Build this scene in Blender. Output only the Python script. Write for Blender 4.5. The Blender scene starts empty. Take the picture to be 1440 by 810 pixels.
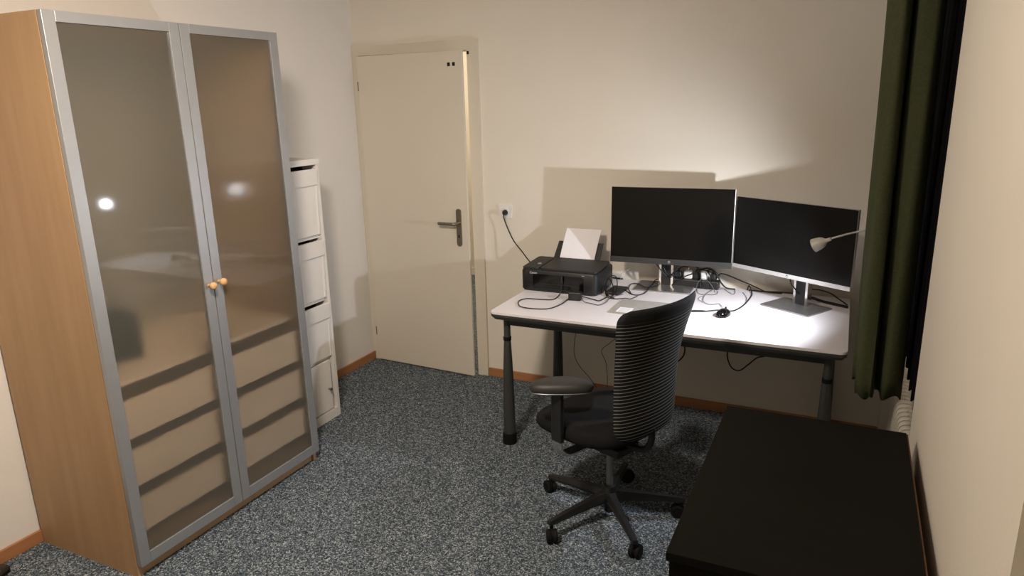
import bpy, bmesh, math, random
from mathutils import Vector, Matrix
random.seed(7)
PI = math.pi
sc = bpy.context.scene
COL = sc.collection

# ------------------------------------------------------------------ materials
def srgb(r, g, b):
    f = lambda c: (c/255)/12.92 if c <= 10.3 else (((c/255)+.055)/1.055)**2.4
    return (f(r), f(g), f(b), 1.0)

def mat(name, rgb, rough=.6, metal=0., var=.06, scale=30., bump=0., bscale=200., spec=.5, stretch=None, coat=0.):
    m = bpy.data.materials.new(name); m.use_nodes = True
    nt = m.node_tree; N = nt.nodes; L = nt.links
    b = N['Principled BSDF']
    b.inputs['Roughness'].default_value = rough
    b.inputs['Metallic'].default_value = metal
    b.inputs['Specular IOR Level'].default_value = spec
    b.inputs['Coat Weight'].default_value = coat
    tc = N.new('ShaderNodeTexCoord'); mp = N.new('ShaderNodeMapping')
    L.new(tc.outputs['Object'], mp.inputs['Vector'])
    if stretch: mp.inputs['Scale'].default_value = stretch
    nz = N.new('ShaderNodeTexNoise'); nz.inputs['Scale'].default_value = scale; nz.inputs['Detail'].default_value = 4
    L.new(mp.outputs['Vector'], nz.inputs['Vector'])
    rp = N.new('ShaderNodeValToRGB')
    c = srgb(*rgb)
    rp.color_ramp.elements[0].position = .3; rp.color_ramp.elements[1].position = .7
    rp.color_ramp.elements[0].color = tuple(max(0, x*(1-var)) for x in c[:3]) + (1,)
    rp.color_ramp.elements[1].color = tuple(min(1, x*(1+var)) for x in c[:3]) + (1,)
    L.new(nz.outputs['Fac'], rp.inputs['Fac']); L.new(rp.outputs['Color'], b.inputs['Base Color'])
    if bump:
        n2 = N.new('ShaderNodeTexNoise'); n2.inputs['Scale'].default_value = bscale; n2.inputs['Detail'].default_value = 5
        L.new(mp.outputs['Vector'], n2.inputs['Vector'])
        bp = N.new('ShaderNodeBump'); bp.inputs['Strength'].default_value = bump; bp.inputs['Distance'].default_value = .004
        L.new(n2.outputs['Fac'], bp.inputs['Height']); L.new(bp.outputs['Normal'], b.inputs['Normal'])
    return m

def emis(name, rgb, k):
    m = bpy.data.materials.new(name); m.use_nodes = True
    b = m.node_tree.nodes['Principled BSDF']
    b.inputs['Base Color'].default_value = (1, 1, 1, 1)
    b.inputs['Emission Color'].default_value = rgb + (1,)
    b.inputs['Emission Strength'].default_value = k
    return m

def carpet_mat():
    m = bpy.data.materials.new('carpet'); m.use_nodes = True
    nt = m.node_tree; N = nt.nodes; L = nt.links; b = N['Principled BSDF']
    b.inputs['Roughness'].default_value = .95; b.inputs['Specular IOR Level'].default_value = .1
    tc = N.new('ShaderNodeTexCoord')
    vo = N.new('ShaderNodeTexVoronoi'); vo.inputs['Scale'].default_value = 230
    wob = N.new('ShaderNodeTexNoise'); wob.inputs['Scale'].default_value = 60
    mixv = N.new('ShaderNodeMixRGB'); mixv.blend_type = 'ADD'; mixv.inputs['Fac'].default_value = .012
    L.new(tc.outputs['Object'], mixv.inputs['Color1']); L.new(tc.outputs['Object'], wob.inputs['Vector'])
    L.new(wob.outputs['Color'], mixv.inputs['Color2']); L.new(mixv.outputs['Color'], vo.inputs['Vector'])
    sep = N.new('ShaderNodeSeparateColor'); L.new(vo.outputs['Color'], sep.inputs['Color'])
    nz = N.new('ShaderNodeTexNoise'); nz.inputs['Scale'].default_value = 45; nz.inputs['Detail'].default_value = 3
    L.new(tc.outputs['Object'], nz.inputs['Vector'])
    ad = N.new('ShaderNodeMath'); ad.operation = 'MULTIPLY_ADD'; ad.inputs[1].default_value = .45
    sb = N.new('ShaderNodeMath'); sb.operation = 'SUBTRACT'; sb.inputs[1].default_value = .22
    L.new(nz.outputs['Fac'], ad.inputs[0]); L.new(sep.outputs[0], sb.inputs[0]); L.new(sb.outputs[0], ad.inputs[2])
    rp = N.new('ShaderNodeValToRGB'); cr = rp.color_ramp
    cr.elements[0].position = .0; cr.elements[0].color = srgb(44, 51, 58)
    cr.elements[1].position = 1.; cr.elements[1].color = srgb(190, 196, 200)
    for p, c in ((.3, (65, 77, 88)), (.55, (95, 106, 116)), (.78, (126, 136, 143)), (.9, (164, 170, 174))):
        e = cr.elements.new(p); e.color = srgb(*c)
    L.new(ad.outputs[0], rp.inputs['Fac']); L.new(rp.outputs['Color'], b.inputs['Base Color'])
    bp = N.new('ShaderNodeBump'); bp.inputs['Strength'].default_value = .8; bp.inputs['Distance'].default_value = .006
    L.new(vo.outputs['Distance'], bp.inputs['Height']); L.new(bp.outputs['Normal'], b.inputs['Normal'])
    return m

def wood_mat(name, rgb1, rgb2, rough=.45, stretch=(14, 14, 1.2)):
    m = bpy.data.materials.new(name); m.use_nodes = True
    nt = m.node_tree; N = nt.nodes; L = nt.links; b = N['Principled BSDF']
    b.inputs['Roughness'].default_value = rough; b.inputs['Specular IOR Level'].default_value = .35
    tc = N.new('ShaderNodeTexCoord'); mp = N.new('ShaderNodeMapping'); mp.inputs['Scale'].default_value = stretch
    L.new(tc.outputs['Object'], mp.inputs['Vector'])
    n1 = N.new('ShaderNodeTexNoise'); n1.inputs['Scale'].default_value = 1.0; n1.inputs['Detail'].default_value = 6; n1.inputs['Roughness'].default_value = .65
    L.new(mp.outputs['Vector'], n1.inputs['Vector'])
    rp = N.new('ShaderNodeValToRGB'); rp.color_ramp.elements[0].position = .25; rp.color_ramp.elements[1].position = .75
    rp.color_ramp.elements[0].color = srgb(*rgb1); rp.color_ramp.elements[1].color = srgb(*rgb2)
    L.new(n1.outputs['Fac'], rp.inputs['Fac']); L.new(rp.outputs['Color'], b.inputs['Base Color'])
    return m

def frosted_mat():
    m = bpy.data.materials.new('frosted_glass'); m.use_nodes = True
    nt = m.node_tree; N = nt.nodes; L = nt.links
    N.remove(N['Principled BSDF']); out = N['Material Output']
    rf = N.new('ShaderNodeBsdfRefraction'); rf.inputs['Color'].default_value = (1, 1, 1, 1); rf.inputs['Roughness'].default_value = .33; rf.inputs['IOR'].default_value = 1.42
    df = N.new('ShaderNodeBsdfDiffuse'); df.inputs['Color'].default_value = srgb(160, 158, 146)
    tn = N.new('ShaderNodeTexNoise'); tn.inputs['Scale'].default_value = 3
    gl = N.new('ShaderNodeBsdfGlossy'); gl.inputs['Roughness'].default_value = .035; gl.inputs['Color'].default_value = (1, 1, 1, 1)
    m1 = N.new('ShaderNodeMixShader'); m1.inputs['Fac'].default_value = .17
    L.new(rf.outputs[0], m1.inputs[1]); L.new(df.outputs[0], m1.inputs[2])
    fr = N.new('ShaderNodeFresnel'); fr.inputs['IOR'].default_value = 1.5
    m2 = N.new('ShaderNodeMixShader'); L.new(fr.outputs[0], m2.inputs['Fac'])
    L.new(m1.outputs[0], m2.inputs[1]); L.new(gl.outputs[0], m2.inputs[2])
    L.new(m2.outputs[0], out.inputs['Surface'])
    return m

def clear_mat():
    m = bpy.data.materials.new('glass_rear'); m.use_nodes = True
    nt = m.node_tree; N = nt.nodes; nt.nodes.remove(N['Principled BSDF'])
    rf = N.new('ShaderNodeBsdfRefraction'); rf.inputs['Color'].default_value = (1, 1, 1, 1); rf.inputs['Roughness'].default_value = .25; rf.inputs['IOR'].default_value = 1.42
    nt.links.new(rf.outputs[0], N['Material Output'].inputs['Surface'])
    return m

def stripe_mat():
    m = bpy.data.materials.new('striped_fabric'); m.use_nodes = True
    nt = m.node_tree; N = nt.nodes; L = nt.links; b = N['Principled BSDF']
    b.inputs['Roughness'].default_value = .8; b.inputs['Specular IOR Level'].default_value = .25
    tc = N.new('ShaderNodeTexCoord'); sp = N.new('ShaderNodeSeparateXYZ'); L.new(tc.outputs['Object'], sp.inputs[0])
    mu = N.new('ShaderNodeMath'); mu.operation = 'MULTIPLY'; mu.inputs[1].default_value = 1/.0142; L.new(sp.outputs['Z'], mu.inputs[0])
    fr = N.new('ShaderNodeMath'); fr.operation = 'FRACT'; L.new(mu.outputs[0], fr.inputs[0])
    rp = N.new('ShaderNodeValToRGB'); cr = rp.color_ramp
    cr.elements[0].position = 0; cr.elements[0].color = srgb(17, 18, 19)
    cr.elements[1].position = 1; cr.elements[1].color = srgb(17, 18, 19)
    for p, c in ((.66, (17, 18, 19)), (.74, (128, 128, 122)), (.86, (128, 128, 122)), (.94, (17, 18, 19))):
        e = cr.elements.new(p); e.color = srgb(*c)
    L.new(fr.outputs[0], rp.inputs['Fac'])
    gt = N.new('ShaderNodeMath'); gt.operation = 'LESS_THAN'; gt.inputs[1].default_value = .962; L.new(sp.outputs['Z'], gt.inputs[0])
    mx = N.new('ShaderNodeMixRGB'); mx.inputs['Color1'].default_value = srgb(24, 25, 27)
    L.new(gt.outputs[0], mx.inputs['Fac']); L.new(rp.outputs['Color'], mx.inputs['Color2'])
    L.new(mx.outputs['Color'], b.inputs['Base Color'])
    bp = N.new('ShaderNodeBump'); bp.inputs['Strength'].default_value = .5; bp.inputs['Distance'].default_value = .003
    L.new(rp.outputs['Color'], bp.inputs['Height']); L.new(bp.outputs['Normal'], b.inputs['Normal'])
    return m

M = {}
M['wall'] = mat('wall_paint', (228, 221, 208), .85, var=.015, scale=3, bump=.12, bscale=140, spec=.2)
M['wall_left'] = mat('wall_paint_white', (230, 225, 219), .85, var=.015, scale=3, bump=.1, bscale=140, spec=.2)
M['ceiling'] = mat('ceiling_paint', (225, 218, 205), .9, var=.02, scale=3)
M['carpet'] = carpet_mat()
M['skirting'] = wood_mat('skirting_wood', (158, 108, 72), (178, 126, 86), .5, (3, 3, 30))
M['door'] = mat('door_paint', (217, 209, 194), .45, var=.01, scale=2, spec=.4)
M['frame'] = mat('door_frame_paint', (215, 207, 192), .5, var=.01, scale=2, spec=.4)
M['steel'] = mat('brushed_steel', (150, 142, 130), .35, 1., var=.05, scale=60)
M['dark_metal'] = mat('dark_metal', (40, 38, 36), .4, .8)
M['beech'] = wood_mat('beech_veneer', (168, 134, 97), (186, 152, 113), .5)
M['beech_in'] = wood_mat('drawer_veneer', (240, 208, 174), (246, 218, 184), .6, (14, 1.2, 14))
M['inner_board'] = mat('inner_board', (138, 127, 108), .8)
M['knob'] = wood_mat('knob_wood', (205, 155, 105), (224, 178, 130), .4, (20, 20, 60))
M['alu'] = mat('aluminium_frame', (165, 166, 168), .42, .55, var=.02, scale=20)
M['glass'] = frosted_mat(); M['glass_rear'] = clear_mat()
M['white_lacquer'] = mat('white_lacquer', (232, 228, 224), .45, var=.01, scale=4)
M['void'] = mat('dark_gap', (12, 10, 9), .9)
M['laminate'] = mat('white_laminate', (226, 222, 226), .38, var=.01, scale=8, spec=.4)
M['desk_edge'] = mat('charcoal_edge', (62, 61, 60), .5)
M['desk_leg'] = mat('charcoal_leg', (66, 67, 66), .4, .3)
M['rubber'] = mat('black_rubber', (11, 11, 11), .75, spec=.25)
M['black_plastic'] = mat('black_plastic', (26, 26, 27), .45)
M['black_matte'] = mat('black_matte_plastic', (34, 33, 33), .6, bump=.1, bscale=900)
M['black_gloss'] = mat('black_gloss_plastic', (8, 8, 9), .15)
M['screen'] = mat('screen', (9, 9, 9), .18, spec=.35)
M['chin'] = mat('dark_bezel', (44, 44, 43), .45)
M['silver'] = mat('silver_plastic', (188, 186, 184), .35, .5)
M['stand'] = mat('silver_stand', (150, 148, 148), .38, .8)
M['chrome'] = mat('chrome', (215, 213, 210), .15, 1.)
M['paper'] = mat('white_paper', (238, 236, 240), .8, var=.01)
M['grey_sheet'] = mat('grey_slab', (165, 162, 158), .55)
M['fabric'] = mat('black_fabric', (19, 19, 20), .9, bump=.3, bscale=700, spec=.2)
M['stripe'] = stripe_mat()
M['armpad'] = mat('dark_arm_pad', (44, 43, 42), .55)
M['chest'] = wood_mat('black_brown_veneer', (14, 13, 9), (19, 18, 12), .7, (2, 14, 2))
M['chest'].node_tree.nodes['Principled BSDF'].inputs['Specular IOR Level'].default_value = .12
M['chest_back'] = mat('brown_backing', (92, 62, 36), .7)
M['curtain'] = mat('green_curtain', (68, 72, 50), .95, var=.12, scale=120, bump=.2, bscale=500, spec=.1)
M['navy'] = mat('added_dark_curtain', (11, 10, 14), .95, var=.1, scale=120, spec=.1)
M['radiator'] = mat('radiator_enamel', (228, 220, 204), .4)
M['window_glass'] = mat('night_glass', (8, 9, 14), .08)
M['lamp_white'] = mat('lamp_white', (190, 188, 180), .35)
M['bulb'] = emis('bulb', (.9, .93, 1.), 60)
M['white_plastic'] = mat('white_plastic', (230, 228, 224), .4)
M['cable'] = mat('black_cable', (15, 15, 15), .5)
M['cable_grey'] = mat('grey_cable', (88, 80, 84), .5)
M['cable_white'] = mat('white_cable', (205, 200, 195), .5)
M['text'] = mat('light_print', (205, 205, 205), .5)
M['shoe'] = mat('dark_brown_leather', (48, 38, 30), .5)
M['button'] = mat('grey_button', (150, 150, 150), .4)

# ------------------------------------------------------------------ mesh helpers
def add_box(bm, x0, x1, y0, y1, z0, z1, bev=0., seg=2):
    b2 = bmesh.new(); bmesh.ops.create_cube(b2, size=1)
    for v in b2.verts:
        v.co = Vector(((x0+x1)/2+v.co.x*(x1-x0), (y0+y1)/2+v.co.y*(y1-y0), (z0+z1)/2+v.co.z*(z1-z0)))
    if bev: bmesh.ops.bevel(b2, geom=b2.edges[:], offset=bev, segments=seg, affect='EDGES', profile=.5)
    merge(bm, b2)

def merge(bm, b2, mx=None):
    if mx is not None: bmesh.ops.transform(b2, matrix=mx, verts=b2.verts)
    vm = {v: bm.verts.new(v.co) for v in b2.verts}
    for f in b2.faces:
        nf = bm.faces.new([vm[v] for v in f.verts]); nf.smooth = f.smooth
    b2.free()

def ring(bm, c, u, v, r, n, ru=None):
    return [bm.verts.new(c + u*(math.cos(2*PI*k/n)*(ru or r)) + v*(math.sin(2*PI*k/n)*r)) for k in range(n)]

def skin(bm, rings, cap=True, smooth=True):
    n = len(rings[0])
    for a, b in zip(rings, rings[1:]):
        for k in range(n):
            f = bm.faces.new((a[k], a[(k+1) % n], b[(k+1) % n], b[k])); f.smooth = smooth
    if cap:
        bm.faces.new(list(reversed(rings[0]))); bm.faces.new(rings[-1])

def frame_of(d):
    d = d.normalized(); a = Vector((0, 0, 1)) if abs(d.z) < .9 else Vector((1, 0, 0))
    u = d.cross(a).normalized(); return u, d.cross(u).normalized()

def add_lathe(bm, prof, c=(0, 0, 0), axis=(0, 0, 1), n=24, cap=True):
    """prof: list of (radius, height along axis)"""
    ax = Vector(axis).normalized(); u, v = frame_of(ax); c = Vector(c)
    skin(bm, [ring(bm, c+ax*h, u, v, max(r, 1e-5), n) for r, h in prof], cap)

def spline(pts, k=6):
    P = [Vector(p) for p in pts]
    if len(P) < 3: return P
    out = []
    Q = [P[0]*2-P[1]] + P + [P[-1]*2-P[-2]]
    for i in range(1, len(Q)-2):
        p0, p1, p2, p3 = Q[i-1:i+3]
        for j in range(k):
            t = j/k
            out.append(.5*((2*p1)+(p2-p0)*t+(2*p0-5*p1+4*p2-p3)*t*t+(3*p1-p0-3*p2+p3)*t**3))
    out.append(P[-1]); return out

def add_tube(bm, pts, r, n=8, k=6, smooth=True):
    P = spline(pts, k) if smooth else [Vector(p) for p in pts]
    rings = []; u = None
    for i, p in enumerate(P):
        d = (P[min(i+1, len(P)-1)]-P[max(i-1, 0)])
        if d.length < 1e-7: d = Vector((0, 0, 1))
        d.normalize()
        if u is None: u, v = frame_of(d)
        else:
            u = (u-d*u.dot(d)).normalized(); v = d.cross(u).normalized()
        rr = r(i/(len(P)-1)) if callable(r) else r
        rings.append(ring(bm, p, u, v, rr, n))
    skin(bm, rings)

def add_prism(bm, outline, z0, z1, bev=0.):
    b2 = bmesh.new()
    a = [b2.verts.new((x, y, z0)) for x, y in outline]; b = [b2.verts.new((x, y, z1)) for x, y in outline]
    n = len(a)
    b2.faces.new(list(reversed(a))); b2.faces.new(b)
    for k in range(n): b2.faces.new((a[k], a[(k+1) % n], b[(k+1) % n], b[k]))
    if bev:
        es = [e for e in b2.edges if abs(e.verts[0].co.z-e.verts[1].co.z) < 1e-6]
        bmesh.ops.bevel(b2, geom=es, offset=bev, segments=2, affect='EDGES', profile=.5)
    merge(bm, b2)

def rrect(x0, x1, y0, y1, r, n=6):
    o = []
    for cx, cy, a in ((x1-r, y1-r, 0), (x0+r, y1-r, 90), (x0+r, y0+r, 180), (x1-r, y0+r, 270)):
        for k in range(n+1):
            t = math.radians(a+90*k/n); o.append((cx+r*math.cos(t), cy+r*math.sin(t)))
    return o

def rsec(y0, y1, z0, z1, r): return rrect(y0, y1, z0, z1, r)

def add_extrude(bm, outline3, vec):
    """flat polygon (3D points) extruded by vec"""
    a = [bm.verts.new(Vector(p)) for p in outline3]; b = [bm.verts.new(Vector(p)+Vector(vec)) for p in outline3]
    n = len(a); bm.faces.new(list(reversed(a))); bm.faces.new(b)
    for k in range(n): bm.faces.new((a[k], a[(k+1) % n], b[(k+1) % n], b[k]))

def add_loft(bm, sections, smooth=True):
    skin(bm, [[bm.verts.new(Vector(p)) for p in s] for s in sections], True, smooth)

# ------------------------------------------------------------------ object helpers
WORLD = {}
def tag(o, label=None, cat=None, group=None, kind=None):
    if label: o['label'] = label
    if cat: o['category'] = cat
    if group: o['group'] = group
    if kind: o['kind'] = kind
    return o

def thing(name, label, cat, loc=(0, 0, 0), rz=0., group=None):
    o = bpy.data.objects.new(name, None); COL.objects.link(o)
    o.empty_display_size = .05
    o.location = loc; o.rotation_euler = (0, 0, rz)
    WORLD[o.name] = (Vector(loc), rz)
    return tag(o, label, cat, group)

def obj(name, bm, m, parent=None, label=None, cat=None, group=None, kind=None, local=False, origin=None):
    """bm is in world coordinates unless local=True (then in the root thing's own frame)."""
    bmesh.ops.recalc_face_normals(bm, faces=bm.faces)
    me = bpy.data.meshes.new(name)
    o = bpy.data.objects.new(name, me); COL.objects.link(o)
    me.materials.append(m)
    if parent is not None:
        root = parent
        while root.parent: root = root.parent
        o.parent = parent
        off = Vector((0, 0, 0))
        if not local:
            mx = Matrix.Translation(root.location) @ Matrix.Rotation(root.rotation_euler.z, 4, 'Z')
            bmesh.ops.transform(bm, matrix=mx.inverted(), verts=bm.verts)
    else:
        if origin is None:
            xs = [v.co for v in bm.verts]
            origin = Vector((sum(v.x for v in xs)/len(xs), sum(v.y for v in xs)/len(xs), min(v.z for v in xs)))
        origin = Vector(origin)
        bmesh.ops.translate(bm, vec=-origin, verts=bm.verts); o.location = origin
    bm.to_mesh(me); bm.free()
    return tag(o, label, cat, group, kind)

def B(): return bmesh.new()
def box(*a, **k):
    bm = B(); add_box(bm, *a, **k); return bm
def boxes(*L, bev=0.):
    bm = B()
    for a in L: add_box(bm, *a, bev=bev)
    return bm
def lathe(prof, c=(0, 0, 0), axis=(0, 0, 1), n=24):
    bm = B(); add_lathe(bm, prof, c, axis, n); return bm
def tube(pts, r, n=8, k=6, smooth=True):
    bm = B(); add_tube(bm, pts, r, n, k, smooth); return bm
def struct(name, bm, m, parent=None): return obj(name, bm, m, parent, kind=None if parent else 'structure', origin=None if parent else (0, 0, 0))
def shade_smooth(o, ang=40):
    for p in o.data.polygons: p.use_smooth = True
    try: o.data.set_sharp_from_angle(angle=math.radians(ang))
    except Exception: pass
    return o

def text_bm(s, size, mx, depth=.0006):
    cu = bpy.data.curves.new('t', 'FONT'); cu.body = s; cu.size = size; cu.extrude = depth; cu.align_x = 'CENTER'; cu.align_y = 'CENTER'
    to = bpy.data.objects.new('t', cu); COL.objects.link(to)
    bpy.context.view_layer.update()
    me = bpy.data.meshes.new_from_object(to.evaluated_get(bpy.context.evaluated_depsgraph_get()))
    bm = B(); bm.from_mesh(me); bmesh.ops.transform(bm, matrix=mx, verts=bm.verts)
    bpy.data.objects.remove(to); bpy.data.curves.remove(cu); bpy.data.meshes.remove(me)
    return bm

# ================================================================== ROOM
XR = 3.17; YF = -4.7; ZC = 2.45; YN0 = -1.46; YN1 = -.08; XN = 3.36
struct('floor', box(-1.2, 3.7, YF-.12, 2.55, -.1, 0), M['carpet'])
struct('ceiling', box(-1.2, 3.7, YF-.12, 2.55, ZC, ZC+.1), M['ceiling'])
struct('wall_left', box(-.12, 0, YF, 0, 0, ZC), M['wall_left'])
# back wall with the door opening, opening x .05-.83, z 0-2.03
struct('wall_back', boxes((-.12, .03, 0, .12, 0, ZC), (.03, .86, 0, .12, 2.05, ZC), (.86, XN+.14, 0, .12, 0, ZC)), M['wall'])
struct('wall_right', boxes((XR, XN+.14, -2.82, YN0, 0, ZC), (XN, XN+.14, YF, -2.82, 0, ZC), (XR, XN+.14, YN1, 0, 0, ZC), (XN, XN+.14, YN0, YN1, 0, .85), (XR, XN+.14, YN0, YN1, 2.3, ZC)), M['wall'])
struct('wall_front', box(-.12, XN+.14, YF-.12, YF, 0, ZC), M['wall'])
# hallway beyond the door
struct('wall_hallway_back', box(-1.2, 2.2, 2.42, 2.54, 0, ZC), M['ceiling'])
struct('wall_hallway_left', box(-1.2, -1.1, .12, 2.42, 0, ZC), M['ceiling'])
struct('wall_hallway_right', box(2.1, 2.2, .12, 2.42, 0, ZC), M['ceiling'])
# skirting
struct('baseboard_left', box(0, .013, YF, 0, 0, .055, bev=.003), M['skirting'])
struct('baseboard_back', box(.905, XR, -.013, 0, 0, .055, bev=.003), M['skirting'])
struct('baseboard_right', box(XN-.013, XN, YF, -2.82, 0, .055, bev=.003), M['skirting'])
struct('baseboard_hallway', box(-1.1, 2.1, 2.405, 2.42, 0, .07), M['white_lacquer'])

# ---- door: frame, leaf standing slightly ajar, furniture
frame = struct('door_1', boxes((0.0, .052, -.018, .03, 0, 2.089), (.83, .902, -.018, .03, 0, 2.089), (.052, .83, -.018, .03, 2.03, 2.089),
                               (.0301, .052, .03, .12, 0, 2.05), (.83, .8599, .03, .12, 0, 2.05), (.052, .83, .03, .12, 2.03, 2.0499)), M['frame'])
def hingebox(bm, *a, bev=.002):
    b2 = bmesh.new(); add_box(b2, *a, bev=bev)
    merge(bm, b2, HX)
AJ = math.radians(-3.1)
HX = Matrix.Translation((.05, -.02, 0)) @ Matrix.Rotation(AJ, 4, 'Z')
bm = B(); hingebox(bm, 0, .783, -.016, 0, .01, 2.026); hingebox(bm, .012, .766, 0, .024, .012, 2.02)
leaf = obj('door_leaf', bm, M['door'], frame)
bm = B()
o2 = [(-.017, 0), (.017, 0)]
pts = rrect(.700, .735, .866, 1.1, .0174)
add_extrude(bm, [HX @ Vector((x, -.024, z)) for x, z in pts], HX.to_3x3() @ Vector((0, .008, 0)))
obj('handle_plate', bm, M['steel'], leaf)
bm = B(); Y0 = -.024
add_tube(bm, [HX @ Vector(p) for p in ((.717, Y0, 1.012), (.717, Y0-.03, 1.012), (.713, Y0-.045, 1.012), (.695, Y0-.05, 1.012), (.66, Y0-.05, 1.012), (.6, Y0-.05, 1.012))], .0095, 12)
shade_smooth(obj('handle', bm, M['steel'], leaf))
bm = B()
add_extrude(bm, [HX @ Vector((x, -.0255, z)) for x, z in rrect(.713, .721, .918, .938, .0038)], HX.to_3x3() @ Vector((0, .002, 0)))
obj('keyhole', bm, M['void'], leaf)
for x in (.690, .725):
    bm = B(); hingebox(bm, x-.009, x+.009, -.018, -.015, 1.94, 1.961, bev=.0005)
    obj('black_sticker', bm, M['void'], leaf)
for z in (1.845, .215):
    obj('hinge', lathe([(.0075, -.028), (.0075, .028)], (.047, -.030, z), n=12), M['steel'], frame)
obj('latch_plate', box(.832, .846, -.021, -.017, 2.004, 2.022), M['dark_metal'], frame)

# ---- window in the niche, hidden behind the curtain
win = struct('window_1', boxes((XN, XN+.05, YN0, YN1, .85, .92), (XN, XN+.05, YN0, YN1, 2.22, 2.3), (XN, XN+.05, YN0, YN0+.07, .92, 2.22),
                               (XN, XN+.05, YN1-.07, YN1, .92, 2.22), (XN, XN+.05, -.80, -.73, .92, 2.22)), M['white_lacquer'])
obj('pane', boxes((XN+.02, XN+.03, YN0+.07, -.80, .92, 2.22), (XN+.02, XN+.03, -.73, YN1-.07, .92, 2.22)), M['window_glass'], win)
obj('window_sill', box(XR+.03, XN, -.88, YN1, .82, .85, bev=.004), M['white_lacquer'], win)

# ================================================================== WARDROBE
WX = .60; WY0, WY1, WZ = -2.36, -1.345, 2.044
wr = thing('wardrobe', 'tall beech wardrobe with two frosted glass doors in aluminium frames against the left wall', 'wardrobe', (.3, -1.85, 0))
bm = boxes((.014, WX, WY0, WY0+.02, 0, WZ), (.014, WX, WY1-.02, WY1, 0, WZ), (.014, WX, WY0+.02, WY1-.02, WZ-.02, WZ),
           (.014, WX-.005, WY0+.02, WY1-.02, .07, .09), (WX-.03, WX-.012, WY0+.02, WY1-.02, 0, .07))
obj('carcass', bm, M['beech'], wr)
obj('back_panel', box(.014, .02, WY0+.02, WY1-.02, .09, WZ-.02), M['inner_board'], wr)
obj('shelf', box(.02, .555, WY0+.02, WY1-.02, .745, .763), M['beech_in'], wr)
for z0, z1 in ((.548, .695), (.355, .498), (.165, .298)):
    d = obj('drawer', boxes((.57, .588, WY0+.022, WY1-.022, z0, z1), (.05, .57, WY0+.03, WY0+.042, z0, z1-.03), (.05, .57, WY1-.042, WY1-.03, z0, z1-.03), (.05, .57, WY0+.042, WY1-.042, z0, z0+.012), (.05, .062, WY0+.042, WY1-.042, z0+.012, z1-.03)), M['beech_in'], wr)
YS = -1.852
bm = B()
add_loft(bm, [[(x, y, z) for x, y in rrect(.12+i, .40-i, -2.325+i, -2.02-i, .04)] for i, z in ((.012, .7635), (0, .785), (0, .90), (.012, .955), (.045, .975))], True)
shade_smooth(obj('folded_clothes', bm, M['fabric'], None, 'dark bundle of clothes dimly seen behind the left frosted wardrobe door', 'clothes'))
for (a, b, kx) in ((WY0, YS-.002, 1), (YS+.002, WY1, -1)):
    s = .043; z0, z1 = .052, WZ
    x0, x1 = WX+.004, WX+.026
    bm = boxes((x0, x1, a, a+s, z0, z1), (x0, x1, b-s, b, z0, z1), (x0, x1, a+s, b-s, z1-.034, z1), (x0, x1, a+s, b-s, z0, z0+.045), bev=.0015)
    d = obj('door', bm, M['alu'], wr)
    gp = obj('glass_panel', box(x0+.011, x0+.015, a+s-.004, b-s+.004, z0+.041, z1-.03), M['glass'], d, 'frosted glass panel')
    gp.data.materials.append(M['glass_rear'])
    for p in gp.data.polygons: p.material_index = 0 if p.normal.x > .5 else 1
    ky = (b-.024) if kx == 1 else (a+.024)
    kn = obj('knob', lathe([(.006, 0), (.006, .012), (.012, .018), (.0155, .026), (.0145, .033), (.009, .038), (.001, .039)], (x1, ky, 1.045 if kx == 1 else 1.05), (1, 0, 0), 20), M['knob'], d, 'round wooden knob')
    shade_smooth(kn, 60)

# ================================================================== WHITE SHOE CABINET
cb = thing('shoe_cabinet', 'slim white cabinet with tilting flaps beside the wardrobe', 'cabinet', (.19, -1.08, 0))
CX = .372; cy0, cy1, cz = -1.31, -.862, 1.466
bm = boxes((.014, CX, cy0, cy0+.02, 0, cz-.03), (.014, CX, cy1-.022, cy1, 0, cz-.03), (.0, CX+.006, cy0-.004, cy1+.004, cz-.03, cz),
           (.014, CX, cy0+.02, cy1-.022, 0, .055), (.014, .022, cy0+.02, cy1-.022, .055, cz-.03))
for z in (1.052, .70, .358): add_box(bm, .022, CX-.02, cy0+.02, cy1-.022, z-.008, z+.008)
obj('carcass', bm, M['white_lacquer'], cb)
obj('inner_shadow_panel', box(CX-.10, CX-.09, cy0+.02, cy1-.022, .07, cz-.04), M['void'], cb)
for z0, z1 in ((1.064, 1.415), (.712, 1.035), (.370, .682)):
    # flap leans out a little at the top
    def fl(x0, x1, y0, y1, a, b, lean=.012):
        b2 = bmesh.new(); add_box(b2, x0, x1, y0, y1, a, b, bev=.002)
        for v in b2.verts: v.co.x += lean*(v.co.z-z0)/(z1-z0)
        return b2
    ya, yb = cy0+.022, cy1-.026
    bm = B(); merge(bm, fl(CX-.016, CX-.006, ya, yb, z0, z1-.085)); merge(bm, fl(CX-.016, CX-.002, yb-.012, yb, z0, z1-.085))
    f = obj('flap', bm, M['white_lacquer'], cb)
    bm = B(); merge(bm, fl(CX-.016, CX+.002, ya, yb, z1-.085, z1)); obj('flap_rail', bm, M['white_lacquer'], f)
d = obj('lower_door', box(CX-.014, CX-.001, cy0+.022, cy1-.05, .062, .352, bev=.002), M['white_lacquer'], cb)
shade_smooth(obj('knob', lathe([(.004, 0), (.004, .01), (.009, .016), (.008, .022), (.001, .024)], (CX, -.945, .19), (1, 0, 0), 14), M['steel'], d, 'small metal knob'))

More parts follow.
